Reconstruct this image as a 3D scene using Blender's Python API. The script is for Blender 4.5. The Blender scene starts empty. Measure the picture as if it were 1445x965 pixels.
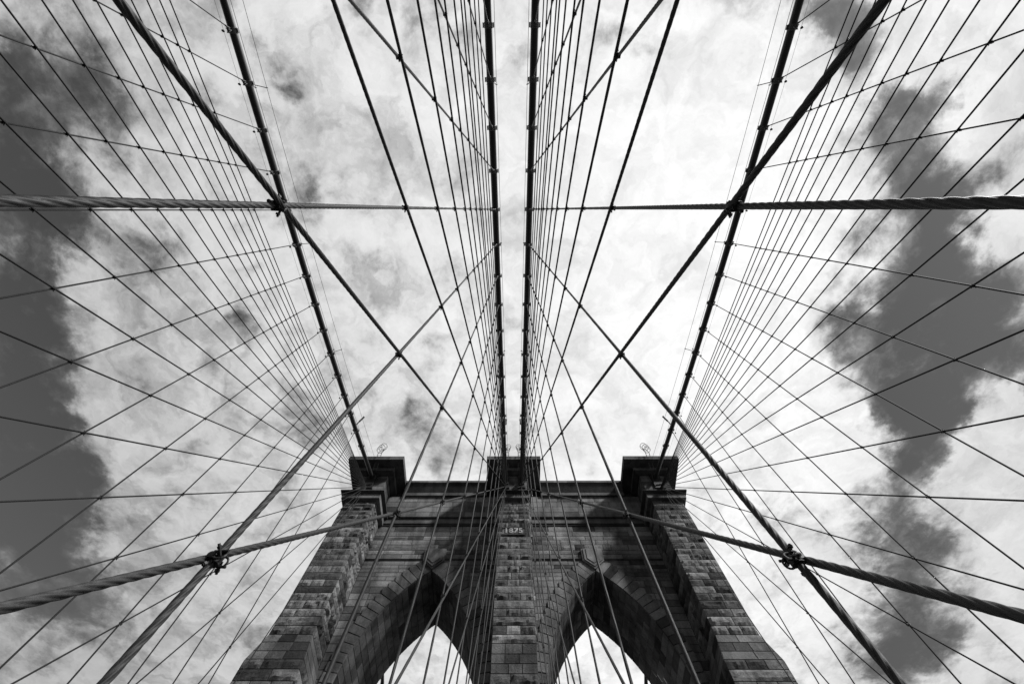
import bpy, math, random
from mathutils import Vector, Matrix, noise
random.seed(7)
R = math.radians
sc = bpy.context.scene
col = sc.collection

# ------------------------------------------------------------------ camera (eye at the origin, on the promenade)
F_PX, PITCH, ROLL, YAW, EX = 593.5785, 1.2676, .0118, -.0149, .0805
def cam_axes():
    c, s = math.cos(YAW), math.sin(YAW)
    w = lambda a: Vector((a[0]*c + a[1]*s, -a[0]*s + a[1]*c, a[2]))
    r, f, u = w((1, 0, 0)), w((0, math.cos(PITCH), math.sin(PITCH))), w((0, -math.sin(PITCH), math.cos(PITCH)))
    cr, sr = math.cos(ROLL), math.sin(ROLL)
    return r*cr + u*sr, u*cr - r*sr, f
EYE = Vector((EX, 0, 0))
cr_, cu_, cf_ = cam_axes()
cam_d = bpy.data.cameras.new('camera')
cam_d.sensor_width = 36; cam_d.lens = F_PX/1445*36; cam_d.clip_end = 20000; cam_d.clip_start = .05
cam = bpy.data.objects.new('camera', cam_d); col.objects.link(cam)
m = Matrix((cr_, cu_, -cf_)).transposed().to_4x4(); m.translation = EYE
cam.matrix_world = m
sc.camera = cam

# ------------------------------------------------------------------ materials
def mat(name):
    M = bpy.data.materials.new(name); M.use_nodes = True
    nt = M.node_tree
    return M, nt, nt.nodes['Principled BSDF']
def nd(nt, typ, **k):
    n = nt.nodes.new(typ)
    for a, b in k.items():
        if hasattr(n, a): setattr(n, a, b)
        else: n.inputs[a].default_value = b
    return n
def ramp(nt, src, pts):
    r = nt.nodes.new('ShaderNodeValToRGB')
    e = r.color_ramp.elements
    e[0].position, e[0].color = pts[0][0], (pts[0][1],)*3 + (1,)
    e[1].position, e[1].color = pts[-1][0], (pts[-1][1],)*3 + (1,)
    for p, v in pts[1:-1]:
        x = e.new(p); x.color = (v, v, v, 1)
    nt.links.new(src, r.inputs[0]); return r.outputs[0]
def mth(nt, op, a, b=None, clamp=False):
    n = nt.nodes.new('ShaderNodeMath'); n.operation = op; n.use_clamp = clamp
    for i, v in enumerate((a, b)):
        if v is None: continue
        if isinstance(v, (int, float)): n.inputs[i].default_value = v
        else: nt.links.new(v, n.inputs[i])
    return n.outputs[0]

def stone_material(name, lo, hi, bump):
    M, nt, b = mat(name)
    tc = nt.nodes.new('ShaderNodeTexCoord'); L = nt.links
    at = nt.nodes.new('ShaderNodeAttribute'); at.attribute_name = 'tone'
    base = ramp(nt, at.outputs['Fac'], [(0, lo*.45), (.2, lo), (1, hi)])
    # broad weathering, vertical runs of dirt, mineral speckle
    n1 = nd(nt, 'ShaderNodeTexNoise', Scale=.35, Detail=7., Roughness=.62); L.new(tc.outputs['Object'], n1.inputs['Vector'])
    mp = nt.nodes.new('ShaderNodeMapping'); mp.inputs['Scale'].default_value = (1.5, 1.5, .3); L.new(tc.outputs['Object'], mp.inputs['Vector'])
    n2 = nd(nt, 'ShaderNodeTexNoise', Scale=1., Detail=6., Roughness=.6); L.new(mp.outputs[0], n2.inputs['Vector'])
    n3 = nd(nt, 'ShaderNodeTexNoise', Scale=16., Detail=4., Roughness=.75); L.new(tc.outputs['Object'], n3.inputs['Vector'])
    f1 = ramp(nt, n1.outputs['Fac'], [(.36, .5), (.5, .95), (.64, 1.25)])
    f2 = ramp(nt, n2.outputs['Fac'], [(.36, .62), (.5, .95), (.62, 1.06)])
    f3 = ramp(nt, n3.outputs['Fac'], [(.32, .62), (.68, 1.35)])
    v = base
    for f in (f1, f2, f3):
        mx = nt.nodes.new('ShaderNodeMix'); mx.data_type = 'RGBA'; mx.blend_type = 'MULTIPLY'; mx.inputs[0].default_value = 1
        L.new(v, mx.inputs[6]); L.new(f, mx.inputs[7]); v = mx.outputs[2]
    L.new(v, b.inputs['Base Color']); b.inputs['Roughness'].default_value = .95
    b.inputs['Specular IOR Level'].default_value = .2
    n4 = nd(nt, 'ShaderNodeTexNoise', Scale=7., Detail=9., Roughness=.7); L.new(tc.outputs['Object'], n4.inputs['Vector'])
    bp = nt.nodes.new('ShaderNodeBump'); bp.inputs['Strength'].default_value = bump; bp.inputs['Distance'].default_value = .06
    L.new(n4.outputs['Fac'], bp.inputs['Height']); L.new(bp.outputs[0], b.inputs['Normal'])
    return M
def plain(name, v, rough=.6, metal=0., nscale=20., amp=.35, spec=.4):
    M, nt, b = mat(name)
    tc = nt.nodes.new('ShaderNodeTexCoord')
    n = nd(nt, 'ShaderNodeTexNoise', Scale=nscale, Detail=5., Roughness=.65); nt.links.new(tc.outputs['Object'], n.inputs['Vector'])
    nt.links.new(ramp(nt, n.outputs['Fac'], [(.3, v*(1-amp)), (.7, v*(1+amp))]), b.inputs['Base Color'])
    b.inputs['Roughness'].default_value = rough; b.inputs['Metallic'].default_value = metal
    b.inputs['Specular IOR Level'].default_value = spec
    return M
M_ROCK = stone_material('granite_rock_faced', .06, .225, 1.)
M_ASH = stone_material('granite_ashlar', .09, .235, .6)
M_TRIM = stone_material('granite_trim', .055, .16, .5)
M_CORE = plain('mortar_joint', .035, .95, nscale=3)
M_ROPE = plain('wire_rope_steel', .032, .6, .1, 30, .3, .3)
M_ROPEF = plain('weathered_rope', .012, .7, 0, 12, .3, .25)
M_CABLE = plain('painted_cable', .035, .38, 0., 3, .25, .5)
M_IRON = plain('dark_iron', .02, .55, .3, 15, .35)
M_BAND = plain('cast_band', .11, .55, .2, 15, .4)
M_LIGHT = plain('frosted_glass', .4, .3, 0, 5, .1)
M_WOOD = plain('deck_planks', .04, .8, 0, 2, .3)
M_ASPH = plain('asphalt', .03, .9, 0, 4, .2)
M_WATER = plain('river_water', .02, .15, 0, .05, .3)
M_LETTER = plain('letter_stone', .34, .9, 0, 8, .15, .2)

# ------------------------------------------------------------------ mesh helpers
class MB:
    def __init__(s): s.v = []; s.f = []; s.t = []
    def quad(s, a, b, c, d, tone=.5):
        n = len(s.v); s.v += [tuple(a), tuple(b), tuple(c), tuple(d)]; s.f.append((n, n+1, n+2, n+3)); s.t.append(tone)
    def poly(s, pts, tone=.5):
        n = len(s.v); s.v += [tuple(p) for p in pts]; s.f.append(tuple(range(n, n+len(pts)))); s.t.append(tone)
    def box(s, x0, x1, y0, y1, z0, z1, tone=.5): s.frus((x0, x1, y0, y1), (x0, x1, y0, y1), z0, z1, tone)
    def frus(s, a, b, z0, z1, tone=.5):
        n = len(s.v)
        for (x0, x1, y0, y1), z in ((a, z0), (b, z1)): s.v += [(x0, y0, z), (x1, y0, z), (x1, y1, z), (x0, y1, z)]
        for q in ((0, 3, 2, 1), (4, 5, 6, 7), (0, 1, 5, 4), (1, 2, 6, 5), (2, 3, 7, 6), (3, 0, 4, 7)):
            s.f.append(tuple(n+i for i in q)); s.t.append(tone)
    def tube(s, pts, r, sides=10, cap=True):
        pts = [Vector(p) for p in pts]; base = len(s.v)
        for i, p in enumerate(pts):
            d = (pts[min(i+1, len(pts)-1)] - pts[max(i-1, 0)]).normalized()
            a = d.orthogonal().normalized() if i == 0 else (a - d*a.dot(d)).normalized()
            b = d.cross(a)
            rr = r[i] if isinstance(r, (list, tuple)) else r
            for k in range(sides):
                t = 2*math.pi*k/sides
                s.v.append(tuple(p + (a*math.cos(t) + b*math.sin(t))*rr))
        for i in range(len(pts)-1):
            for k in range(sides):
                a0 = base+i*sides+k; a1 = base+i*sides+(k+1) % sides
                s.f.append((a0, a1, a1+sides, a0+sides)); s.t.append(.5)
        if cap:
            s.f.append(tuple(base+k for k in range(sides))[::-1]); s.t.append(.5)
            e = base+(len(pts)-1)*sides; s.f.append(tuple(e+k for k in range(sides))); s.t.append(.5)
    def ring(s, c, ax, rad, r, seg=20, sides=6, ux=None, a0=0, a1=2*math.pi):
        ax = Vector(ax).normalized(); u = (Vector(ux) if ux else ax.orthogonal()).normalized(); w = ax.cross(u)
        full = abs(a1-a0-2*math.pi) < 1e-6
        pts = [Vector(c) + (u*math.cos(a0+(a1-a0)*i/seg) + w*math.sin(a0+(a1-a0)*i/seg))*rad for i in range(seg+1)]
        s.tube(pts, r, sides, not full)
    def build(s, name, material, parent=None, smooth=False):
        me = bpy.data.meshes.new(name); me.from_pydata(s.v, [], s.f); me.materials.append(material)
        at = me.attributes.new('tone', 'FLOAT', 'FACE'); at.data.foreach_set('value', s.t)
        if smooth: me.polygons.foreach_set('use_smooth', [True]*len(me.polygons))
        me.update()
        o = bpy.data.objects.new(name, me); col.objects.link(o)
        if parent: o.parent = parent
        return o
def thing(name, label, cat, group=None, loc=(0, 0, 0)):
    o = bpy.data.objects.new(name, None); o.location = loc; col.objects.link(o)
    o['label'] = label; o['category'] = cat
    if group: o['group'] = group
    return o
def structure(o): o['kind'] = 'structure'; return o

# ------------------------------------------------------------------ masonry
def block(mb, surf, ua, ub, va, vb, relief, tone, gap=.026, cell=.16):
    """one dressed stone: a grid over its face, pushed out by rough noise, joints left open round it"""
    ua += gap; ub -= gap; va += gap; vb -= gap
    if ub-ua < .04 or vb-va < .04: return
    nx = max(2, min(14, int((ub-ua)/cell))); ny = max(2, min(8, int((vb-va)/cell)))
    if relief < .012: nx = ny = 1
    n0 = len(mb.v); seed = random.uniform(0, 500); bulge = random.uniform(.2, 1.)
    gx, gy = random.uniform(-.5, .5), random.uniform(-.6, .5)
    for j in range(ny+1):
        for i in range(nx+1):
            s, t = i/nx, j/ny
            p, n = surf(ua+(ub-ua)*s, va+(vb-va)*t)
            e = min(1, min(s, 1-s)*(ub-ua)/.11, min(t, 1-t)*(vb-va)/.11) if relief >= .012 else 0
            q = Vector((p.x+seed, p.y, p.z))
            h = e*relief*(.25 + bulge*.55 + .9*noise.noise(q*2.2) + .7*noise.noise(q*5.5) + .35*noise.noise(q*13) + gx*(s-.5) + gy*(t-.5))
            mb.v.append(tuple(p + n*max(h, -.01)))
    w = nx+1
    for j in range(ny):
        for i in range(nx):
            a = n0+j*w+i; mb.f.append((a, a+1, a+w+1, a+w)); mb.t.append(tone)
    rim = [(i, 0) for i in range(nx)] + [(nx, j) for j in range(ny)] + [(i, ny) for i in range(nx, 0, -1)] + [(0, j) for j in range(ny, 0, -1)]
    b0 = len(mb.v)
    for i, j in rim:
        p, n = surf(ua+(ub-ua)*i/nx, va+(vb-va)*j/ny); mb.v.append(tuple(p - n*.07))
    for k in range(len(rim)):
        k2 = (k+1) % len(rim)
        a = n0+rim[k][1]*w+rim[k][0]; c = n0+rim[k2][1]*w+rim[k2][0]
        mb.f.append((a, b0+k, b0+k2, c)); mb.t.append(tone)
def tone_of(dark=.12):
    return random.uniform(.03, .2) if random.random() < dark*.6 else random.gauss(.58, .2)
def course(mb, surf, u0, u1, va, vb, length, relief, dark=.1, jitter=.25, off=None, cell=.16):
    n = max(1, round((u1-u0)/length))
    st = (u1-u0)/n
    cuts = [u0] + [u0+st*(i+random.uniform(-jitter, jitter)*.8) for i in range(1, n)] + [u1]
    if off and n > 1 and abs(cuts[1]-off) < .12: cuts[1] += .2
    for a, b in zip(cuts, cuts[1:]):
        block(mb, surf, a, b, va, vb, relief*random.uniform(.6, 1.3), tone_of(dark), cell=cell)

# ------------------------------------------------------------------ the stone tower
YB, YW, YK, YE = 27.8, 30.9, 37.2, 40.3            # pier front, wall front, wall back, pier back
YMID = (YW+YK)/2
AX, AHW, AR, AH, AZ = 7.35, 5.1, 14., 10.8, 19.04  # arch: centre, half width, radius, rise, springing
TH = math.asin(AH/AR)
def arc(s, th, r=AR): return AX + s*(AHW-AR+r*math.cos(th)), AZ + r*math.sin(th)
def arch_half(z, extra=0.):
    if z <= AZ: return AHW + extra
    r = AR+extra; q = r*r-(z-AZ)**2
    return max(0., AHW-AR+math.sqrt(q)) if q > 0 else 0.
tower = thing('stone_tower', 'tall granite bridge tower with two pointed archways and the date 1875 on its middle pier', 'bridge tower', None, (0, YMID, -43))
def tadd(mb, name, m_, parent=None, smooth=False):
    o = mb.build(name, m_, None, smooth)
    o.parent = parent or tower
    if parent is None or parent is tower: o.matrix_parent_inverse = Matrix.Translation((0, -YMID, 43))
    else: o.matrix_parent_inverse = Matrix.Identity(4)
    return o

ZC = [17.0 + .0]
# course heights below the kink 0.66, rising
rows = []
z = 16.4
while z < 35.3:
    h = random.choice((.62, .66, .7)) if z < 31 else random.choice((.56, .62))
    rows.append((z, min(z+h, 35.5))); z += h
rows[-1] = (rows[-1][0], 35.5)

def ext(z, e):   # how far the pier spreads at its weathering
    return e*min(1, max(0, (21.6-z)/2.0))
def pier(cx, hw, e, visible_sides):
    mb = MB()
    for i, (za, zb) in enumerate(rows):
        smooth = e > 0 and 19.5 < (za+zb)/2 < 21.7 or (e == 0 and 19.3 < (za+zb)/2 < 21.0)
        three = i % 2 == 0
        rel = .010 if smooth else (.12 if three else .10)
        def front(u, v): return Vector((cx+u*(hw+ext(v, e))/hw, YB-ext(v, e), v)), Vector((0, -1, 0))
        if smooth: course(mb, front, -hw, hw, za, zb, random.choice((1.5, 1.1)), rel, .08)
        elif three: course(mb, front, -hw, hw, za, zb, 1.0, rel, .14, .08)
        else: course(mb, front, -hw, hw, za, zb, random.choice((1.5, 3.2, 1.6)), rel, .14)
        for sgn in (-1, 1):
            rl = rel if (sgn in visible_sides) else rel*.6
            def side(u, v, sgn=sgn): return Vector((cx+sgn*(hw+ext(v, e)), YB-ext(v, e)+u*(YW-YB+ext(v, e))/(YW-YB), v)), Vector((sgn, 0, 0))
            if sgn < 0:
                g = side
                def side(u, v, g=g): return g(YW-YB-u, v)
            if not smooth: course(mb, side, 0, YW-YB, za, zb, 1.0 if three else 1.5, rl, .14, .2)
            else: course(mb, side, 0, YW-YB, za, zb, 1.5, rl, .08)
    return mb
CORE_IN = .035
for cx, hw, e, vs in ((-15.35, 1.52, .4, (1,)), (.05, 1.50, 0., (-1, 1)), (15.35, 1.52, .4, (-1,))):
    o = tadd(pier(cx, hw, e, vs), 'buttress', M_ROCK)
    c = MB()
    k = CORE_IN
    c.box(cx-hw-e+k, cx+hw+e-k, YB-e+k, YW+.2, -42.9, 19.6)
    c.frus((cx-hw-e+k, cx+hw+e-k, YB-e+k, YW+.2), (cx-hw+k, cx+hw-k, YB+k, YW+.2), 19.6, 21.6)
    c.box(cx-hw+k, cx+hw-k, YB+k, YW+.2, 21.6, 35.5)
    # the matching pier on the far face
    tadd(c, 'buttress_core', M_CORE); c = MB()
    c.box(cx-hw-e+k, cx+hw+e-k, YK-.2, YE+e, -42.9, 19.6); c.box(cx-hw+k, cx+hw-k, YK-.2, YE, 19.6, 35.5)
    tadd(c, 'buttress_core', M_TRIM)

# wall core with the two pointed openings
core = MB()
yf, yb = YW+CORE_IN, YK-CORE_IN
def slab(x0, x1, z0, z1): core.box(x0, x1, yf, yb, z0, z1, .3)
slab(-16.8, -AX-AHW-.04, -42.9, AZ); slab(-AX+AHW+.04, AX-AHW-.04, -42.9, AZ); slab(AX+AHW+.04, 16.8, -42.9, AZ)
N = 40
zs = [AZ+AR*math.sin(TH*i/N) for i in range(N+1)]
for za, zb in zip(zs, zs[1:]):
    ha, hb = arch_half(za)+.04, arch_half(zb)+.04
    for (xa0, xa1, xb0, xb1) in ((-16.8, -AX-ha, -16.8, -AX-hb), (-AX+ha, AX-ha, -AX+hb, AX-hb), (AX+ha, 16.8, AX+hb, 16.8)):
        core.quad((xa0, yf, za), (xa1, yf, za), (xb1, yf, zb), (xb0, yf, zb), .2)
        core.quad((xa1, yb, za), (xa0, yb, za), (xb0, yb, zb), (xb1, yb, zb), .6)
slab(-16.8, 16.8, zs[-1], 41.0)
tadd(core, 'wall_core', M_CORE)

# wall facing
walls = [MB(), MB()]; wallus = [MB(), MB()]
def wsurf(u, v): return Vector((u, YW, v)), Vector((0, -1, 0))
ZS = 31.15
wr = []; z = 16.4
hs = []
while z < 28.4: hs.append((z, z+.625)); z += .625
while z < ZS-.2: hs.append((z, min(z+.43, ZS))); z += .43
hs[-1] = (hs[-1][0], ZS)
for za, zb in hs:
    ho = arch_half(zb, .55)
    segs = ((-13.83, -AX-ho), (-AX+ho, -1.5), (1.5, AX-ho), (AX+ho, 13.83))
    if zb > AZ+AR*math.sin(TH)+.75: segs = ((-13.83, -1.5), (1.5, 13.83))
    for a, b in segs:
        if b-a > .1: course(walls[a > 0 or (a+b) > 3], wsurf, a, b, za, zb, random.uniform(1.1, 1.9), .014, .1, .3, cell=.3)
z = ZS+.08
while z < 35.2:
    h = random.choice((.5, .62, .7)); zb = z+h
    if zb > 35.0: zb = 35.52
    for a, b in ((-13.83, -1.5), (1.5, 13.83)):
        course(wallus[a > 0], wsurf, a, b, z, zb, random.uniform(1.3, 2.4), random.choice((.02, .045, .06)), .12, .35, cell=.2)
    z = zb
for q in (0, 1): tadd(walls[q], 'ashlar_facing', M_ASH); tadd(wallus[q], 'rubble_facing', M_ROCK)
# thin ledge at the crown of the arches
for a, b in ((-13.8, -1.53), (1.53, 13.8)):
    led = MB()
    led.frus((a, b, YW-.03, YW+.1), (a, b, YW-.14, YW+.1), ZS-.02, ZS+.06, .5)
    tadd(led, 'ledge', M_TRIM)

# arch soffits (the lining of each opening)
for sx in (-1, 1):
    so = MB()
    L_arc = AR*TH
    for s in (-1, 1):
        def surf(u, v, s=s):
            if v < 0: x, zz = AX+s*AHW, AZ+v; nn = Vector((-s, 0, 0))
            else:
                x, zz = arc(s, v/AR); nn = Vector((-s*math.cos(v/AR), 0, -math.sin(v/AR)))
            if sx < 0: x = -x; nn.x = -nn.x
            y = YW + (u if s*sx > 0 else (YK-YW)-u)
            return Vector((x, y, zz)), nn
        vv = -2.6; k = 0
        while vv < L_arc-.3:
            vb = vv+.66
            if vb > L_arc-.3: vb = L_arc
            course(so, surf, 0, YK-YW, vv, vb, 1.25+.3*(k % 2), .016, .15, .25, cell=.33)
            vv = vb; k += 1
    tadd(so, 'archway', M_ASH)
    # voussoirs with their stepped backs
    vo = MB()
    nv = 18
    for s in (-1, 1):
        tl = TH/nv
        for i in range(-3, nv):
            a, b = i*tl, (i+1)*tl
            def pt(th, d):
                if th < 0: return AX+s*(AHW+d), AZ+th*AR
                return arc(s, th, AR+d)
            tha = .95+.6*max(0, a)/TH; thb = .95+.6*max(0, b)/TH
            g = .0018*AR
            ia, ib = pt(a, 0), pt(b, 0); oa, ob = pt(a, tha), pt(b, thb)
            if i == nv-1:
                ib = (AX, AZ+AH); ob = (AX+s*.32, AZ+AH+1.0)
            cor = (oa[0]+s*.0, oa[1]+.85*(ob[1]-oa[1]))
            P = [ia, oa, cor, ob, ib] if i >= 0 else [ia, oa, ob, ib]
            cx_ = sum(p[0] for p in P)/len(P); cz_ = sum(p[1] for p in P)/len(P)
            def ins(p, d):
                l = math.hypot(cx_-p[0], cz_-p[1]); return (p[0]+(cx_-p[0])*d/l, p[1]+(cz_-p[1])*d/l)
            yo = YW-.10-random.uniform(0, .04)
            outer = [ins(p, .04) for p in P]; top = [ins(p, .075) for p in P]
            if s*sx > 0: outer.reverse(); top.reverse()
            tn = tone_of(.12)*.9
            f = [(sx*x, yo, zz) for x, zz in top]; e1 = [(sx*x, yo+.03, zz) for x, zz in outer]; e2 = [(sx*x, YW+.08, zz) for x, zz in outer]
            vo.poly(f[::-1], tn)
            for q, r_ in ((f, e1), (e1, e2)):
                for k in range(len(f)):
                    k2 = (k+1) % len(f); vo.quad(q[k], q[k2], r_[k2], r_[k], tn)
    tadd(vo, 'arch_ring', M_ASH)
    # pointed shield-shaped keystone, three nested steps
    ks = MB(); kx = sx*AX
    for d, y_ in ((0., YW-.24), (.17, YW-.34), (.32, YW-.28), (.42, YW-.4)):
        P = [(-.98+d, 32.3-d*.4), (.98-d, 32.3-d*.4), (.98-d, 30.9+d*.25), (0, 29.95+d*1.25), (-.98+d, 30.9+d*.25)]
        f = [(kx+x, y_, zz) for x, zz in P]; bk = [(kx+x, YW+.05, zz) for x, zz in P]
        ks.poly(f, .7)
        for k in range(5): ks.quad(f[k], bk[k], bk[(k+1) % 5], f[(k+1) % 5], .6)
    tadd(ks, 'keystone', M_ASH)

# string courses, upper panel and main cornice between the caps
CAPS = ((-15.4, 3.07), (0.02, 3.0), (15.4, 3.07))
bays = ((-13.9, -1.45), (1.5, 13.9))
for a, b in bays:
    st_ = MB(); pa = MB()
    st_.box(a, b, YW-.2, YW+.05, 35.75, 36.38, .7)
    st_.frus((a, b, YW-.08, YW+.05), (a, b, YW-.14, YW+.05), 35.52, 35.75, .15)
    def psurf(u, v): return Vector((u, YW-.4, v)), Vector((0, -1, 0))
    for za, zb in ((36.47, 37.2), (37.2, 38.0), (38.0, 38.8), (38.8, 39.62)):
        course(pa, psurf, a, b, za, zb, 1.7, .011, .05, .25)
    pa.box(a, b, YW-.4+.02, YW+.03, 36.46, 39.7, .35)
    tadd(st_, 'string_course', M_TRIM); tadd(pa, 'upper_panel', M_ASH)
for a, b in ((-12.34, -2.99), (3.03, 12.34)):
    co = MB()
    for x0 in range(6):
        w = (b-a)/6; t_ = random.uniform(.3, .9)
        co.box(a+w*x0+.004, a+w*(x0+1)-.004, 30.25, YW+.05, 39.62, 40.05, t_)
        co.frus((a+w*x0, a+w*(x0+1), 30.35, YW+.05), (a+w*x0, a+w*(x0+1), 29.78, YW+.05), 40.05, 41.17, .3)
        co.box(a+w*x0+.004, a+w*(x0+1)-.004, 29.7, YW+.05, 41.17, 41.5, random.uniform(.4, 1))
    co.box(a, b, YW+.05, YK+1.2, 41.0, 41.48, .4)
    tadd(co, 'cornice', M_TRIM)

# second cornice on each pier, die block above it, and the cap
for i, (cx, hw, ov) in enumerate(((-15.35, 1.52, .7), (.05, 1.5, .25), (15.35, 1.52, .7))):
    d = MB()
    g = ov*.57
    x0, x1 = cx-hw, cx+hw
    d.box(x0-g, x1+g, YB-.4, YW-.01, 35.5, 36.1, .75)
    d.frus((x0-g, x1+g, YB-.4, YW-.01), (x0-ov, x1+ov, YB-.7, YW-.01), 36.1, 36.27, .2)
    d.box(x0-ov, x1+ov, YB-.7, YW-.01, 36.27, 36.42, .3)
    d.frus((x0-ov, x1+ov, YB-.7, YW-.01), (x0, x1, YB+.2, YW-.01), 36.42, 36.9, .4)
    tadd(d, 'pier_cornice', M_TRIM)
    d = MB(); d.box(x0-g, x1+g, YK+.01, YE+.4, 35.5, 36.5, .5); tadd(d, 'pier_cornice', M_TRIM)
    cx2, ch = CAPS[i]
    die = MB(); dh = 1.43
    zc = 36.5
    for k in range(6):
        za, zb = 36.5+k*.66, 36.5+(k+1)*.66
        course(die, lambda u, v: (Vector((u, 28.2, v)), Vector((0, -1, 0))), cx2-dh, cx2+dh, za, zb, 1.4, .011, .05)
        course(die, lambda u, v: (Vector((cx2+dh, u, v)), Vector((1, 0, 0))), 28.2, 30.5, za, zb, 1.2, .011, .05)
        course(die, lambda u, v: (Vector((cx2-dh, 58.7-u, v)), Vector((-1, 0, 0))), 28.2, 30.5, za, zb, 1.2, .011, .05)
    die.box(cx2-dh+.02, cx2+dh-.02, 28.22, 39.9, 35.6, 40.5, .4)
    tadd(die, 'saddle_block', M_TRIM)
    cap = MB()
    cap.box(cx2-2.03, cx2+2.03, 27.6, 40.5, 40.45, 40.92, .8)
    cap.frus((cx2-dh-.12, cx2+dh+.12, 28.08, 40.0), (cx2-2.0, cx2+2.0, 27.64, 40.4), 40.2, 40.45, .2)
    for k in range(4):
        w = 2*ch/4
        cap.box(cx2-ch+w*k+(.004 if k else 0), cx2-ch+w*(k+1), 26.5, 27.9, 40.92, 41.53, random.uniform(.25, .6))
    cap.box(cx2-ch, cx2+ch, 27.9, 41.6, 40.92, 41.53, .4)
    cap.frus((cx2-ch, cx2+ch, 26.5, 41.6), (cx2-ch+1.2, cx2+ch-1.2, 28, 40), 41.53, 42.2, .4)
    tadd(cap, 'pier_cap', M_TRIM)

# date stone
dp = MB(); dp.box(-1.0, 1.0, YB-.075, YB+.02, 30.9, 31.62, .8)
for a, b, c, d_ in ((-1.04, 1.04, 30.82, 30.9), (-1.04, 1.04, 31.62, 31.68)): dp.box(a, b, YB-.15, YB+.02, c, d_, .6)
date = tadd(dp, 'date_stone', M_TRIM)
cu = bpy.data.curves.new('numerals', 'FONT'); cu.body = '1875'; cu.size = .78; cu.extrude = .05; cu.align_x = 'CENTER'; cu.align_y = 'CENTER'; cu.space_character = 1.12
cu.offset = .018
to = bpy.data.objects.new('tmp', cu); col.objects.link(to)
bpy.context.view_layer.update()
me = bpy.data.meshes.new_from_object(to.evaluated_get(bpy.context.evaluated_depsgraph_get()))
bpy.data.objects.remove(to)
me.transform(Matrix.Translation((0, YB-.11, 31.26)) @ Matrix.Rotation(R(90), 4, 'X'))
me.materials.clear(); me.materials.append(M_LETTER)
nu = bpy.data.objects.new('numerals', me); col.objects.link(nu); nu.parent = date

# iron saddle plates where cables and stays meet the stone
for cx in (-15.57, -.85, .85, 15.57):
    sp = MB()
    hw = .34 if abs(cx) < 2 else .48
    sp.box(cx-hw, cx+hw, 27.99, 28.25, 38.0, 40.3, .5)
    sp.box(cx-hw-.08, cx+hw+.08, 27.95, 28.3, 37.85, 38.0, .5); 
    for k in range(5): sp.tube([(cx-hw*.7+hw*.35*k, 27.85, 38.3+.04*k), (cx-hw*.7+hw*.35*k, 28.1, 38.3+.04*k)], .06, 8)
    sp.ring((cx, 27.98, 39.75), (0, 1, .4), .32, .09, 20, 8)
    tadd(sp, 'saddle_plate', M_IRON)

# ------------------------------------------------------------------ main cables
def cab(kind, s, y):
    yy = y if y <= YMID else 2*YMID-y
    y2 = min(yy, 28.3)
    if kind == 'o': p = Vector((s*(15.0532+.0184*y2), y, 29.3356+.3365*y2+.0012*y2*y2))
    else: p = Vector((s*(1.1207-.0096*y2), y, 28.9359+.3399*y2+.0006*y2*y2))
    if yy > 28.3: p.z += (yy-28.3)*.12
    return p
KY = lambda k: -.061+2.286*k
SIDE = {('o', -1): ('far left', 'outer left'), ('i', -1): ('left middle', 'inner left'), ('i', 1): ('right middle', 'inner right'), ('o', 1): ('far right', 'outer right')}

def make_band(r):
    b = MB()
    n = 20
    b.tube([(0, -.14, 0), (0, -.12, 0), (0, .12, 0), (0, .14, 0)], [r+.008, r+.02, r+.02, r+.008], n)
    for y in (-.1, .1): b.ring((0, y, 0), (0, 1, 0), r+.02, .014, 20, 6)
    for sx in (-1, 1):
        b.box(sx*(r+.06)-.035, sx*(r+.06)+.035, -.10, .10, -.03, -.006); b.box(sx*(r+.06)-.035, sx*(r+.06)+.035, -.10, .10, .006, .03)
        for y in (-.09, .09): b.tube([(sx*(r+.07), y, -.11), (sx*(r+.07), y, .11)], .018, 8); b.tube([(sx*(r+.07), y, -.07), (sx*(r+.07), y, -.03)], .032, 6)
    # lug with pin for the suspender
    b.box(-.035, .035, -.06, .06, -r-.2, -r+.02)
    b.tube([(-.1, 0, -r-.15), (.1, 0, -r-.15)], .035, 10)
    return b
band_mesh = None
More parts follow.
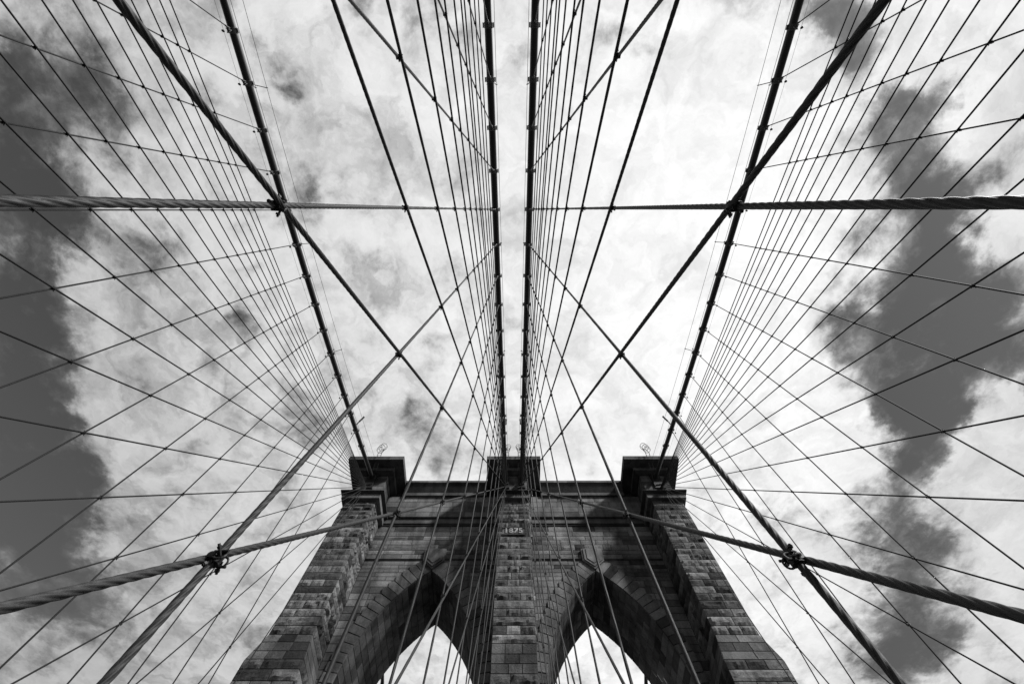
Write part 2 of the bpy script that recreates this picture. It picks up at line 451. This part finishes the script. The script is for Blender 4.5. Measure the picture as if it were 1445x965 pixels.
for (kind, s), (pos, nick) in SIDE.items():
    lab = {('o', -1): 'thick dark main cable at the far left, rising to the left pier cap', ('i', -1): 'left one of the close pair of thick main cables over the walkway',
           ('i', 1): 'right one of the close pair of thick main cables over the walkway', ('o', 1): 'thick dark main cable at the far right, rising to the right pier cap'}[(kind, s)]
    root = thing('main_cable', lab, 'cable', 'four main suspension cables', cab(kind, s, 28.2))
    inv = Matrix.Translation(-cab(kind, s, 28.2))
    c = MB(); r = .205
    ys = [-70+2*i for i in range(49)] + [28.05, 28.6, 31, YMID]; ys += [2*YMID-y for y in reversed(ys[:-1])]
    c.tube([cab(kind, s, y) for y in ys], r, 28)
    o = c.build('wrapped_wires', M_CABLE, root, True); o.matrix_parent_inverse = inv
    ks = list(range(-9, 11))
    for k in ks:
        y = KY(k); p = cab(kind, s, y); d = (cab(kind, s, y+.3)-cab(kind, s, y-.3)).normalized()
        x = d.cross(Vector((0, 0, 1))).normalized(); zz = x.cross(d)
        if band_mesh is None:
            o = make_band(r).build('cable_band', M_BAND); band_mesh = o.data
        else:
            o = bpy.data.objects.new('cable_band', band_mesh); col.objects.link(o)
        o.parent = root; o.matrix_parent_inverse = inv
        mm = Matrix((x, d, zz)).transposed().to_4x4(); mm.translation = p; o.matrix_basis = mm
    # hand ropes above the cable on short posts, lamp wire beside it
    sg = -s
    offs = (Vector((sg*.5, 0, .98)), Vector((-sg*.14, 0, .95))) if kind == 'o' else (Vector((sg*.3, 0, .98)), Vector((-sg*.22, 0, .95)))
    for of in offs:
        c = MB(); c.tube([cab(kind, s, y)+of for y in range(-60, 29, 2)], .012, 6)
        o = c.build('hand_rope', M_IRON, root); o.matrix_parent_inverse = inv
    for k in (-7, -3, 1, 5):
        p = cab(kind, s, KY(k)); c = MB()
        for of in offs:
            c.tube([p+Vector((0, 0, .15)), p+of], .022, 8); c.ring(p+of, (0, 1, .3), .045, .02, 10, 6)
        o = c.build('rope_post', M_IRON, root); o.matrix_parent_inverse = inv
    p = cab(kind, s, 20.0); c = MB()
    q = p+Vector((sg*.33 if kind == 'o' else sg*.2, -.3, .45)); q2 = q+Vector((sg*.22 if kind == 'o' else sg*.05, -.1, .75))
    c.tube([p+Vector((0, 0, .1)), q], .05, 8); c.tube([q, q2], .085, 8); c.tube([q2, q2+Vector((-sg*.1, 0, .1))], .05, 8)
    o = c.build('cable_floodlight', M_IRON, root); o.matrix_parent_inverse = inv
    if kind == 'o':
        of = Vector((s*.3, 0, -.36))
        c = MB(); c.tube([cab(kind, s, y)+of for y in range(-60, 29, 2)], .007, 5)
        o = c.build('lamp_wire', M_IRON, root); o.matrix_parent_inverse = inv
        for k in range(-8, 10):
            y = KY(k)+.15; p = cab(kind, s, y)+of; c = MB()
            c.tube([p+Vector((0, 0, .03)), p, p-Vector((0, 0, .06)), p-Vector((0, 0, .13)), p-Vector((0, 0, .16))], [.02, .05, .065, .05, .01], 10)
            o = c.build('lamp', M_IRON, root, True); o.matrix_parent_inverse = inv

# ------------------------------------------------------------------ wire ropes
def rope_mesh(mb, A, B, r, pitch=.58):
    """laid wire rope: six lobes wound round the axis, finely stepped where it passes near the walkway's eye level"""
    A, B = Vector(A), Vector(B); d = (B-A); L = d.length; d.normalize()
    u = d.orthogonal().normalized(); w = d.cross(u)
    t = 0.; ts = []
    while t < L:
        dist = ((A+d*t)-EYE).length
        ts.append((t, dist))
        t += pitch/26 if dist < 4.5 else pitch/14 if dist < 8 else pitch/7 if dist < 13 else 2.5
    ts.append((L, 99))
    near = min(x[1] for x in ts)
    sides = 48 if near < 5 else 24 if near < 9 else 12 if near < 13 else 8
    base = len(mb.v)
    for t, dist in ts:
        p = A+d*t; ph = 2*math.pi*t/pitch
        for k in range(sides):
            a = 2*math.pi*k/sides
            if dist < 13:
                x = ((a-ph) % (math.pi/3))-math.pi/6
                l = .665*math.cos(x)+math.sqrt(max(0, .335**2-(.665*math.sin(x))**2))
            else: l = .95
            mb.v.append(tuple(p+(u*math.cos(a)+w*math.sin(a))*r*l))
    for i in range(len(ts)-1):
        for k in range(sides):
            a0 = base+i*sides+k; a1 = base+i*sides+(k+1) % sides
            mb.f.append((a0, a1, a1+sides, a0+sides)); mb.t.append(.5)

ZB = -1.6
PL = {'o': lambda z: 13.06+.0678*z, 'i': lambda z: 2.0-.0303*z}
ORD = ['zeroth', 'first', 'second', 'third', 'fourth', 'fifth', 'sixth', 'seventh', 'eighth', 'ninth', 'tenth', 'eleventh', 'twelfth', 'thirteenth', 'fourteenth', 'fifteenth', 'sixteenth', 'seventeenth', 'eighteenth', 'nineteenth', 'twentieth', 'twenty-first', 'twenty-second']
drift = {('i', -1): {0: .02, 1: -.0, 2: .2, 3: .25, 4: .35, 5: .5, 6: .5, 7: .5, 8: .4, 9: .3}, ('i', 1): {0: .045, 1: -.03, 2: 0, 3: .1, 4: .15, 5: .2, 6: .2, 7: .2, 8: .2, 9: .2},
         ('o', -1): {-3: -.0, 3: .05, 4: .15, 5: .25, 6: .25, 7: .25, 8: .2, 9: .2}, ('o', 1): {3: .05, 4: .1, 5: .15, 6: .2, 7: .2, 8: .2, 9: .2}}
def sus_line(kind, s, k):
    top = cab(kind, s, KY(k)); top.z -= .33
    y0 = KY(k)+drift[(kind, s)].get(k, 0)
    bot = Vector((s*PL[kind](ZB), y0, ZB))
    return top, bot
_front = [18.9, 15.3, 11.4, 7.42, 3.55, -.12, -3.84, -7.8]
ANCHS = {'o': _front+[-11.6, -15.4, -18.9, -22.6, -25.9, -29.8, -33.65, -37.3, -41.1, -44.7, -49, -53.2, -57.1],
         'i': _front+[-11.15, -14.9, -18.6, -21.6, -25.8, -30, -32.6, -38, -44.5, -52]}
def stay_line(kind, s, j):
    top = Vector((s*(PL[kind](38.4)), 28.0, 38.05)); bot = Vector((s*PL[kind](-1), ANCHS[kind][j]+(.08 if (kind, s, j) == ('i', 1, 6) else 0), -1.0))
    off = Vector((s*.055 if (kind == 'i' and j == 5) else -s*.05, 0, 0))
    return top+off, bot+off

def make_clamp(r):
    """two saddles held by a pair of U-bolts; local Z along the suspender, X out of the plane of the ropes"""
    c = MB()
    c.tube([(-r*1.3, 0, -.055), (-r*1.3, 0, .055)], r*1.15, 12); c.tube([(r*.9, -.05, 0), (r*.9, .05, 0)], r*1.1, 12)
    for a in (-1, 1):
        c.ring((0, 0, a*.035), (0, .25*a, 1), r+.016, .009, 14, 6)
        c.ring((-.05, a*.035, 0), (0, 1, .25*a), r+.016, .009, 14, 6)
        c.tube([(.02, a*(r+.012), .035*a), (-.10, a*(r+.02), .035*a)], .011, 8)
        c.tube([(-.05, .03*a, a*.0), (-.02, a*.105, a*.05)], .011, 8)
        c.tube([(-.03, a*.07, a*.035), (-.023, a*.088, a*.043)], .02, 6)
        c.tube([(.0, -a*.02, a*.05), (.01, -a*.05, a*.11)], .011, 8)
        c.tube([(.006, -a*.038, a*.083), (.01, -a*.045, a*.1)], .02, 6)
    return c
clamp_mesh = {}
RS = {'i': .0265, 'o': .029}
n_cl = 0
for (kind, s), (pos, nick) in SIDE.items():
    r = RS[kind]
    pk = range(-7, 10)
    for k in pk:
        top, bot = sus_line(kind, s, k)
        n = 10-k
        root = thing('suspender_rope', f'upright hanger rope on the {pos} main cable, {ORD[n]} cable band from the tower', 'suspender rope', f'hanger ropes of the {pos} main cable', bot)
        inv = Matrix.Translation(-bot)
        mb = MB(); rope_mesh(mb, bot, top, r)
        o = mb.build('wire_rope', M_ROPE if kind == 'i' else M_ROPEF, root, True); o.matrix_parent_inverse = inv
        # socket at the top
        mb = MB(); d = (bot-top).normalized()
        mb.tube([top+Vector((0, 0, .22)), top-Vector((0, 0, .0)), top+d*.3, top+d*.34], [.05, .06, .045, .03], 10)
        o = mb.build('socket', M_IRON, root, True); o.matrix_parent_inverse = inv
        for j, ay in enumerate(ANCHS[kind]):
            if ay > KY(k)-.4: continue
            st, sb = stay_line(kind, s, j)
            # the point at which the stay passes this hanger, in the plane of the ropes
            f = 0.
            def yrope(zz): return bot.y+(top.y-bot.y)*(zz-bot.z)/(top.z-bot.z)
            lo, hi = 0., 1.
            for _ in range(30):
                mid = (lo+hi)/2; P = sb+(st-sb)*mid
                if P.y < yrope(P.z): lo = mid
                else: hi = mid
            P = sb+(st-sb)*lo
            if P.z > top.z-.5 or P.z < .3: continue
            v = P-EYE; dz = v.dot(cf_)
            if dz < .4 or abs(v.dot(cr_)/dz) > 1.3 or abs(v.dot(cu_)/dz) > .88: continue
            if (P-EYE).length > 34: continue
            q = bot+(top-bot)*((P.z-bot.z)/(top.z-bot.z))
            if kind not in clamp_mesh:
                o = make_clamp(r).build('rope_clamp', M_IRON); clamp_mesh[kind] = o.data
            else:
                o = bpy.data.objects.new('rope_clamp', clamp_mesh[kind]); col.objects.link(o)
            o.parent = root; o.matrix_parent_inverse = inv
            zz = (top-bot).normalized(); yy = zz.cross(Vector((s, 0, 0))).normalized(); xx = yy.cross(zz)
            mm = Matrix((xx, yy, zz)).transposed().to_4x4() @ Matrix.Rotation(random.uniform(-.12, .12), 4, 'X'); mm.translation = q
            big = .84 if dz < 6 else .72 if kind == 'i' else .75
            o.matrix_basis = mm @ Matrix.Scale(big, 4); n_cl += 1
    for j, ay in enumerate(ANCHS[kind]):
        top, bot = stay_line(kind, s, j)
        n = j+1
        root = thing('stay_rope', f'slanting stay rope fanning from the {pos} cable saddle, {ORD[n]} counting from the steepest', 'stay rope', f'stay ropes of the {pos} cable saddle', bot)
        mb = MB(); rope_mesh(mb, bot, top, r)
        o = mb.build('wire_rope', M_ROPE if kind == 'i' else M_ROPEF, root, True); o.matrix_parent_inverse = Matrix.Translation(-bot)
print('clamps', n_cl)
# hangers beyond the tower, seen through the archways
for s in (-1, 1):
    for i in range(8):
        y = 42.5+2.286*i
        p = cab('o', s, y); bt = Vector((s*13.0, y, -8))
        root = thing('suspender_rope', f'hanger rope beyond the tower seen through the {"left" if s < 0 else "right"} archway, {ORD[i+1]} behind the tower', 'suspender rope', f'hanger ropes behind the {"left" if s < 0 else "right"} archway', bt)
        mb = MB(); mb.tube([bt, p], .03, 8)
        o = mb.build('wire_rope', M_ROPEF, root, True); o.matrix_parent_inverse = Matrix.Translation(-bt)

# ------------------------------------------------------------------ caged ladders over the caps
for kind, s, lab in (('o', -1, 'on the left pier cap'), ('i', -1, 'on the middle pier cap, left of the two'), ('i', 1, 'on the middle pier cap, right of the two'), ('o', 1, 'on the right pier cap')):
    x = cab(kind, s, 28).x - s*(.15 if kind == 'o' else .12)
    A = Vector((x, 27.5, 40.35)); Bp = Vector((x-s*(.25 if kind == 'o' else 0), 26.25, 41.8)); Cc = Bp+Vector((-s*.05, .2, 1.15))
    root = thing('caged_ladder', 'thin iron ladder with round safety hoops '+lab, 'ladder', 'caged ladders over the pier caps', A)
    inv = Matrix.Translation(-A)
    mb = MB()
    for q in (-.2, .2): mb.tube([A+Vector((q, 0, 0)), Bp+Vector((q, 0, 0)), Cc+Vector((q, 0, 0))], .035, 6)
    o = mb.build('side_rail', M_BAND, root); o.matrix_parent_inverse = inv
    mb = MB()
    for i in range(12):
        p = A.lerp(Bp, i/8) if i < 8 else Bp.lerp(Cc, (i-8)/4); mb.tube([p-Vector((.2, 0, 0)), p+Vector((.2, 0, 0))], .014, 6)
    o = mb.build('rung', M_BAND, root); o.matrix_parent_inverse = inv
    for p in (Bp+Vector((-s*.05, -.1, .05)), Bp+Vector((-s*.1, -.05, .55)), Cc+Vector((-s*.1, -.05, 0))):
        mb = MB(); mb.ring(p+Vector((0, -.28, 0)), (0, .5, 1), .36 if kind == 'o' else .27, .026 if kind == 'o' else .018, 24, 6)
        o = mb.build('hoop', M_BAND, root); o.matrix_parent_inverse = inv
    mb = MB()
    for a in (-.33, 0, .33): mb.tube([Bp+Vector((a, -.5 if a == 0 else -.35, 0)), Cc+Vector((a-s*.1, -.5 if a == 0 else -.35, 0))], .022, 6)
    o = mb.build('cage_bar', M_BAND, root); o.matrix_parent_inverse = inv

# ------------------------------------------------------------------ deck and river below
w = MB(); w.quad((-6000, -6000, -43), (6000, -6000, -43), (6000, 6000, -43), (-6000, 6000, -43)); structure(w.build('water', M_WATER))
w = MB(); w.box(-2.3, 2.3, -80, 95, -1.75, -1.6); structure(w.build('promenade', M_WOOD))
for s in (-1, 1):
    w = MB(); a, b = sorted((s*3.0, s*12.4)); w.box(a, b, -80, 95, -7.4, -7.1); structure(w.build('road', M_ASPH))

# ------------------------------------------------------------------ sky
SUN_DIR = Vector((.66, -.46, .66)).normalized()
sun_el = math.asin(SUN_DIR.z); sun_az = math.atan2(SUN_DIR.x, SUN_DIR.y)
BL = [(0.672, -0.286, 0.063, -0.4),
 (0.822, -0.159, 0.068, -0.35),
 (0.814, 0.119, 0.067, -0.35),
 (0.632, -0.372, 0.066, -0.48),
 (0.971, 0.464, 0.086, -0.4),
 (0.768, 0.169, 0.051, -0.3),
 (0.653, -0.208, 0.037, -0.3),
 (0.987, 0.632, 0.084, -0.5),
 (0.926, 0.464, 0.078, -0.3),
 (-1.23, 0.381, 0.135, -0.8),
 (-1.129, 0.163, 0.088, -0.8),
 (-1.474, 0.991, 0.173, -0.8),
 (-1.31, 1.304, 0.109, -0.3),
 (-0.648, -0.172, 0.044, -0.3),
 (-0.794, 0.049, 0.036, -0.4),
 (-0.553, -0.266, 0.031, -0.35),
 (-0.628, -0.329, 0.035, -0.3),
 (-0.789, 0.164, 0.031, -0.3),
 (-0.687, 0.252, 0.029, -0.4),
 (-0.642, 0.288, 0.033, -0.4),
 (-0.934, 0.43, 0.031, -0.4),
 (-0.85, 0.586, 0.05, -0.35),
 (-0.949, 0.522, 0.04, -0.3),
 (-0.671, 0.767, 0.044, -0.25),
 (-0.922, 0.901, 0.056, -0.45),
 (-0.163, -0.1, 0.036, -0.25),
 (-0.342, -0.171, 0.038, -0.3),
 (-0.319, -0.101, 0.03, -0.25),
 (-1.112, -0.075, 0.173, -2.0),
 (-1.225, 0.215, 0.153, -2.0),
 (-1.334, 0.542, 0.207, -2.2),
 (-1.419, 0.838, 0.187, -2.0),
 (-1.453, 1.185, 0.198, -1.6),
 (-1.225, 0.742, 0.111, -1.6),
 (-1.301, 1.018, 0.136, -1.2),
 (-1.036, -0.268, 0.115, -0.9),
 (-0.913, -0.254, 0.1, -0.6),
 (-0.872, -0.167, 0.104, -0.67),
 (-0.82, -0.267, 0.071, -0.35),
 (-0.95, -0.368, 0.122, -0.7),
 (-1.055, 0.017, 0.098, -0.6),
 (-0.47, -0.25, 0.034, -1.0),
 (-0.49, -0.329, 0.027, -0.4),
 (-0.319, -0.374, 0.055, -0.7),
 (-0.465, -0.065, 0.025, -0.5),
 (-0.56, -0.378, 0.06, -0.4),
 (-0.505, -0.329, 0.041, -0.3),
 (0.001, -0.276, 0.041, -0.5),
 (-0.029, -0.181, 0.037, -0.35),
 (0.138, -0.338, 0.053, -0.35),
 (0.182, -0.313, 0.047, -0.3),
 (-0.777, 0.081, 0.066, -0.35),
 (-0.919, 0.172, 0.056, -0.35),
 (-0.957, 0.444, 0.067, -0.5),
 (-0.665, 0.27, 0.065, -0.45),
 (-0.777, 0.344, 0.063, -0.45),
 (-0.563, 0.523, 0.09, -0.5),
 (-0.787, -0.044, 0.063, -0.3),
 (-0.281, 0.519, 0.036, -0.6),
 (-0.36, 0.128, 0.04, -0.3),
 (-0.644, -0.043, 0.047, -0.4),
 (-0.044, 0.308, 0.032, -0.2),
 (-0.59, 0.098, 0.04, -0.3),
 (0.663, -0.36, 0.08, -0.88),
 (0.707, -0.323, 0.074, -0.72),
 (0.777, -0.247, 0.078, -0.96),
 (0.877, -0.207, 0.079, -1.44),
 (0.77, -0.125, 0.075, -0.56),
 (0.88, -0.089, 0.092, -1.2),
 (0.763, 0.008, 0.08, -0.56),
 (0.991, -0.007, 0.119, -1.76),
 (0.965, 0.153, 0.137, -1.44),
 (1.155, 0.222, 0.142, -1.6),
 (0.891, 0.292, 0.127, -1.28),
 (1.06, 0.425, 0.154, -1.6),
 (1.25, 0.349, 0.094, -1.28),
 (1.102, 0.632, 0.115, -1.76),
 (1.053, 0.525, 0.11, -0.96),
 (1.097, 0.865, 0.172, -1.12),
 (1.212, 1.018, 0.17, -0.8),
 (1.27, 1.302, 0.243, -1.6),
 (1.177, 0.568, 0.082, -0.4),
 (0.978, -0.284, 0.14, 0.8),
 (0.815, -0.322, 0.054, 0.4),
 (1.123, 0.056, 0.099, 1.1),
 (1.063, -0.051, 0.078, 0.7),
 (1.331, 0.632, 0.148, 1.0),
 (1.354, 0.816, 0.182, 0.6),
 (1.445, 1.184, 0.221, 0.9),
 (1.43, 1.458, 0.143, 0.6),
 (1.291, 0.465, 0.079, 0.8),
 (0.65, 0.169, 0.171, 0.5),
 (0.749, 0.588, 0.245, 0.6),
 (0.749, 1.018, 0.29, 0.5),
 (-1.044, 0.46, 0.178, 0.5),
 (-1.106, 0.674, 0.151, 0.4),
 (-1.029, 0.914, 0.212, 0.35),
 (-0.976, 0.164, 0.087, 0.4),
 (-0.677, 0.199, 0.14, 0.3),
 (-0.741, -0.102, 0.092, 0.3),
 (-1.424, 1.304, 0.124, 0.3),
 (0.394, 0.006, 0.413, 0.6),
 (-0.169, 0.004, 0.317, 0.35),
 (0.321, 0.463, 0.388, 0.5),
 (-0.633, -0.24, 0.085, 0.3),
 (-0.172, 1.303, 0.537, 0.5),
 (-0.227, -0.277, 0.138, 0.3),
 (0.692, -0.167, 0.044, 0.3)]
wd = bpy.data.worlds.new('World'); sc.world = wd; wd.use_nodes = True
nt = wd.node_tree; L = nt.links; bg = nt.nodes['Background']; out = nt.nodes['World Output']
sky = nt.nodes.new('ShaderNodeTexSky'); sky.sky_type = 'NISHITA'; sky.sun_disc = False
sky.sun_elevation = sun_el; sky.sun_rotation = sun_az; sky.altitude = 20; sky.dust_density = .15; sky.ozone_density = 3.
sep0 = nt.nodes.new('ShaderNodeSeparateColor'); L.new(sky.outputs[0], sep0.inputs[0])
clear = mth(nt, 'ADD', mth(nt, 'MULTIPLY', sep0.outputs[0], .6), mth(nt, 'MULTIPLY', sep0.outputs[1], .4))   # red-filter grey, as in the black-and-white photograph
tc = nt.nodes.new('ShaderNodeTexCoord')
sx = nt.nodes.new('ShaderNodeSeparateXYZ'); L.new(tc.outputs['Generated'], sx.inputs[0])
zc = mth(nt, 'MAXIMUM', sx.outputs[2], .02)
P = nt.nodes.new('ShaderNodeCombineXYZ')         # where the view ray meets a level cloud layer
L.new(mth(nt, 'DIVIDE', sx.outputs[0], zc), P.inputs[0]); L.new(mth(nt, 'DIVIDE', sx.outputs[1], zc), P.inputs[1])
def vm(op, a, b=None):
    n = nt.nodes.new('ShaderNodeVectorMath'); n.operation = op
    for i, v in enumerate((a, b)):
        if v is None: continue
        if isinstance(v, tuple): n.inputs[i].default_value = v
        else: L.new(v, n.inputs[i])
    return n
def noise_at(vec, scale, detail, rough, dist=0., seed=0., col_=False):
    n = nt.nodes.new('ShaderNodeTexNoise'); n.noise_dimensions = '3D'
    for a, b in (('Scale', scale), ('Detail', detail), ('Roughness', rough), ('Distortion', dist)): n.inputs[a].default_value = b
    L.new(vm('ADD', vec, (0, 0, seed)).outputs[0], n.inputs['Vector']); return n.outputs['Color' if col_ else 'Fac']
warp = vm('SUBTRACT', noise_at(P.outputs[0], 4.5, 8., .62, 0, 3.1, True), (.5, .5, .5))
wsc = vm('MULTIPLY', warp.outputs[0], (.30, .30, 0))
Pw = vm('ADD', P.outputs[0], wsc.outputs[0]).outputs[0]
acc = None
for x, y, r, a in BL:
    d = vm('DISTANCE', Pw, (x, y, 0)).outputs['Value']
    mr = nt.nodes.new('ShaderNodeMapRange'); mr.interpolation_type = 'SMOOTHSTEP'
    L.new(d, mr.inputs[0]); mr.inputs[1].default_value = 0; mr.inputs[2].default_value = r*1.45; mr.inputs[3].default_value = a; mr.inputs[4].default_value = 0
    acc = mr.outputs[0] if acc is None else mth(nt, 'ADD', acc, mr.outputs[0])
fb = noise_at(P.outputs[0], 3.2, 12., .60, .15, 7.7)
fb2 = noise_at(P.outputs[0], 11., 8., .62, .3, 1.7)
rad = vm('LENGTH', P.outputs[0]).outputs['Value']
far = nt.nodes.new('ShaderNodeMapRange'); L.new(rad, far.inputs[0]); far.inputs[1].default_value = 2.2; far.inputs[2].default_value = 4.; far.inputs[3].default_value = 0; far.inputs[4].default_value = -.75  # unseen low cloud thinned beyond the view so less ambient reaches the stone
dens = mth(nt, 'ADD', mth(nt, 'ADD', acc, .62), mth(nt, 'MULTIPLY', mth(nt, 'SUBTRACT', fb, .5), 3.6))
dens = mth(nt, 'ADD', dens, mth(nt, 'MULTIPLY', mth(nt, 'SUBTRACT', fb2, .5), 2.4))
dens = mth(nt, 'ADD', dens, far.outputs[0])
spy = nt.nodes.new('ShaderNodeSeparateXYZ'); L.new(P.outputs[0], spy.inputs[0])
beh = nt.nodes.new('ShaderNodeMapRange'); L.new(spy.outputs[1], beh.inputs[0]); beh.inputs[1].default_value = -.55; beh.inputs[2].default_value = -1.1; beh.inputs[3].default_value = 0; beh.inputs[4].default_value = -1.6   # unseen cloud thinned behind the walkway to dim ambient light on the tower
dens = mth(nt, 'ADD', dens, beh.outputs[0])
cov = nt.nodes.new('ShaderNodeMapRange'); cov.interpolation_type = 'SMOOTHSTEP'
L.new(dens, cov.inputs[0]); cov.inputs[1].default_value = -.45; cov.inputs[2].default_value = .65
# cloud brightness: thin greyer folds, whiter towards the sun's side
sh = noise_at(Pw, 6.5, 9., .62, .3, 4.4)
px_ = nt.nodes.new('ShaderNodeSeparateXYZ'); L.new(P.outputs[0], px_.inputs[0])
gr = nt.nodes.new('ShaderNodeMapRange'); L.new(px_.outputs[0], gr.inputs[0]); gr.inputs[1].default_value = -1.4; gr.inputs[2].default_value = .3; gr.inputs[3].default_value = .52; gr.inputs[4].default_value = 1.07
mn = nt.nodes.new('ShaderNodeMapRange'); L.new(px_.outputs[0], mn.inputs[0]); mn.inputs[1].default_value = -.35; mn.inputs[2].default_value = .25; mn.inputs[3].default_value = .56; mn.inputs[4].default_value = .86
thick = nt.nodes.new('ShaderNodeMapRange'); L.new(sh, thick.inputs[0]); thick.interpolation_type = 'SMOOTHSTEP'; thick.inputs[1].default_value = .28; thick.inputs[2].default_value = .60; L.new(mn.outputs[0], thick.inputs[3]); thick.inputs[4].default_value = 1.08
cb = mth(nt, 'MULTIPLY', gr.outputs[0], mth(nt, 'ADD', thick.outputs[0], mth(nt, 'MULTIPLY', mth(nt, 'SUBTRACT', noise_at(Pw, 17., 8., .66, .4, 2.2), .5), .45)))
cb = mth(nt, 'MULTIPLY', cb, CLOUD_B := 8.7)
fb3 = noise_at(Pw, 7., 12., .68, .5, 9.3)
veil = nt.nodes.new('ShaderNodeMapRange'); veil.interpolation_type = 'SMOOTHSTEP'
L.new(mth(nt, 'ADD', dens, mth(nt, 'MULTIPLY', mth(nt, 'SUBTRACT', fb3, .5), 3.0)), veil.inputs[0]); veil.inputs[1].default_value = -1.15; veil.inputs[2].default_value = 1.2
covf = mth(nt, 'ADD', mth(nt, 'MULTIPLY', cov.outputs[0], .6), mth(nt, 'MULTIPLY', veil.outputs[0], .4))
rt = nt.nodes.new('ShaderNodeMapRange'); L.new(px_.outputs[0], rt.inputs[0]); rt.inputs[1].default_value = .75; rt.inputs[2].default_value = 1.25; rt.inputs[3].default_value = 1.; rt.inputs[4].default_value = .76
cb = mth(nt, 'MULTIPLY', cb, rt.outputs[0])
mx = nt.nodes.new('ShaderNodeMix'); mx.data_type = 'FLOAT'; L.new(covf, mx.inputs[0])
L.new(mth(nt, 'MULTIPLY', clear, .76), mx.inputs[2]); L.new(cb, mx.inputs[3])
cmb = nt.nodes.new('ShaderNodeCombineXYZ')
for i in range(3): L.new(mx.outputs[0], cmb.inputs[i])
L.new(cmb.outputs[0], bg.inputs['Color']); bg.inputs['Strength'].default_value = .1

sun_d = bpy.data.lights.new('sun', 'SUN'); sun_d.energy = 5.; sun_d.angle = R(4.5); sun_d.color = (1, 1, 1)
sun = bpy.data.objects.new('sun', sun_d); col.objects.link(sun)
sun.rotation_euler = (-SUN_DIR).to_track_quat('-Z', 'Y').to_euler(); sun.location = SUN_DIR*200

vs = sc.view_settings; vs.view_transform = 'Standard'; vs.look = 'None'; vs.exposure = 0; vs.gamma = 1; vs.use_curve_mapping = False
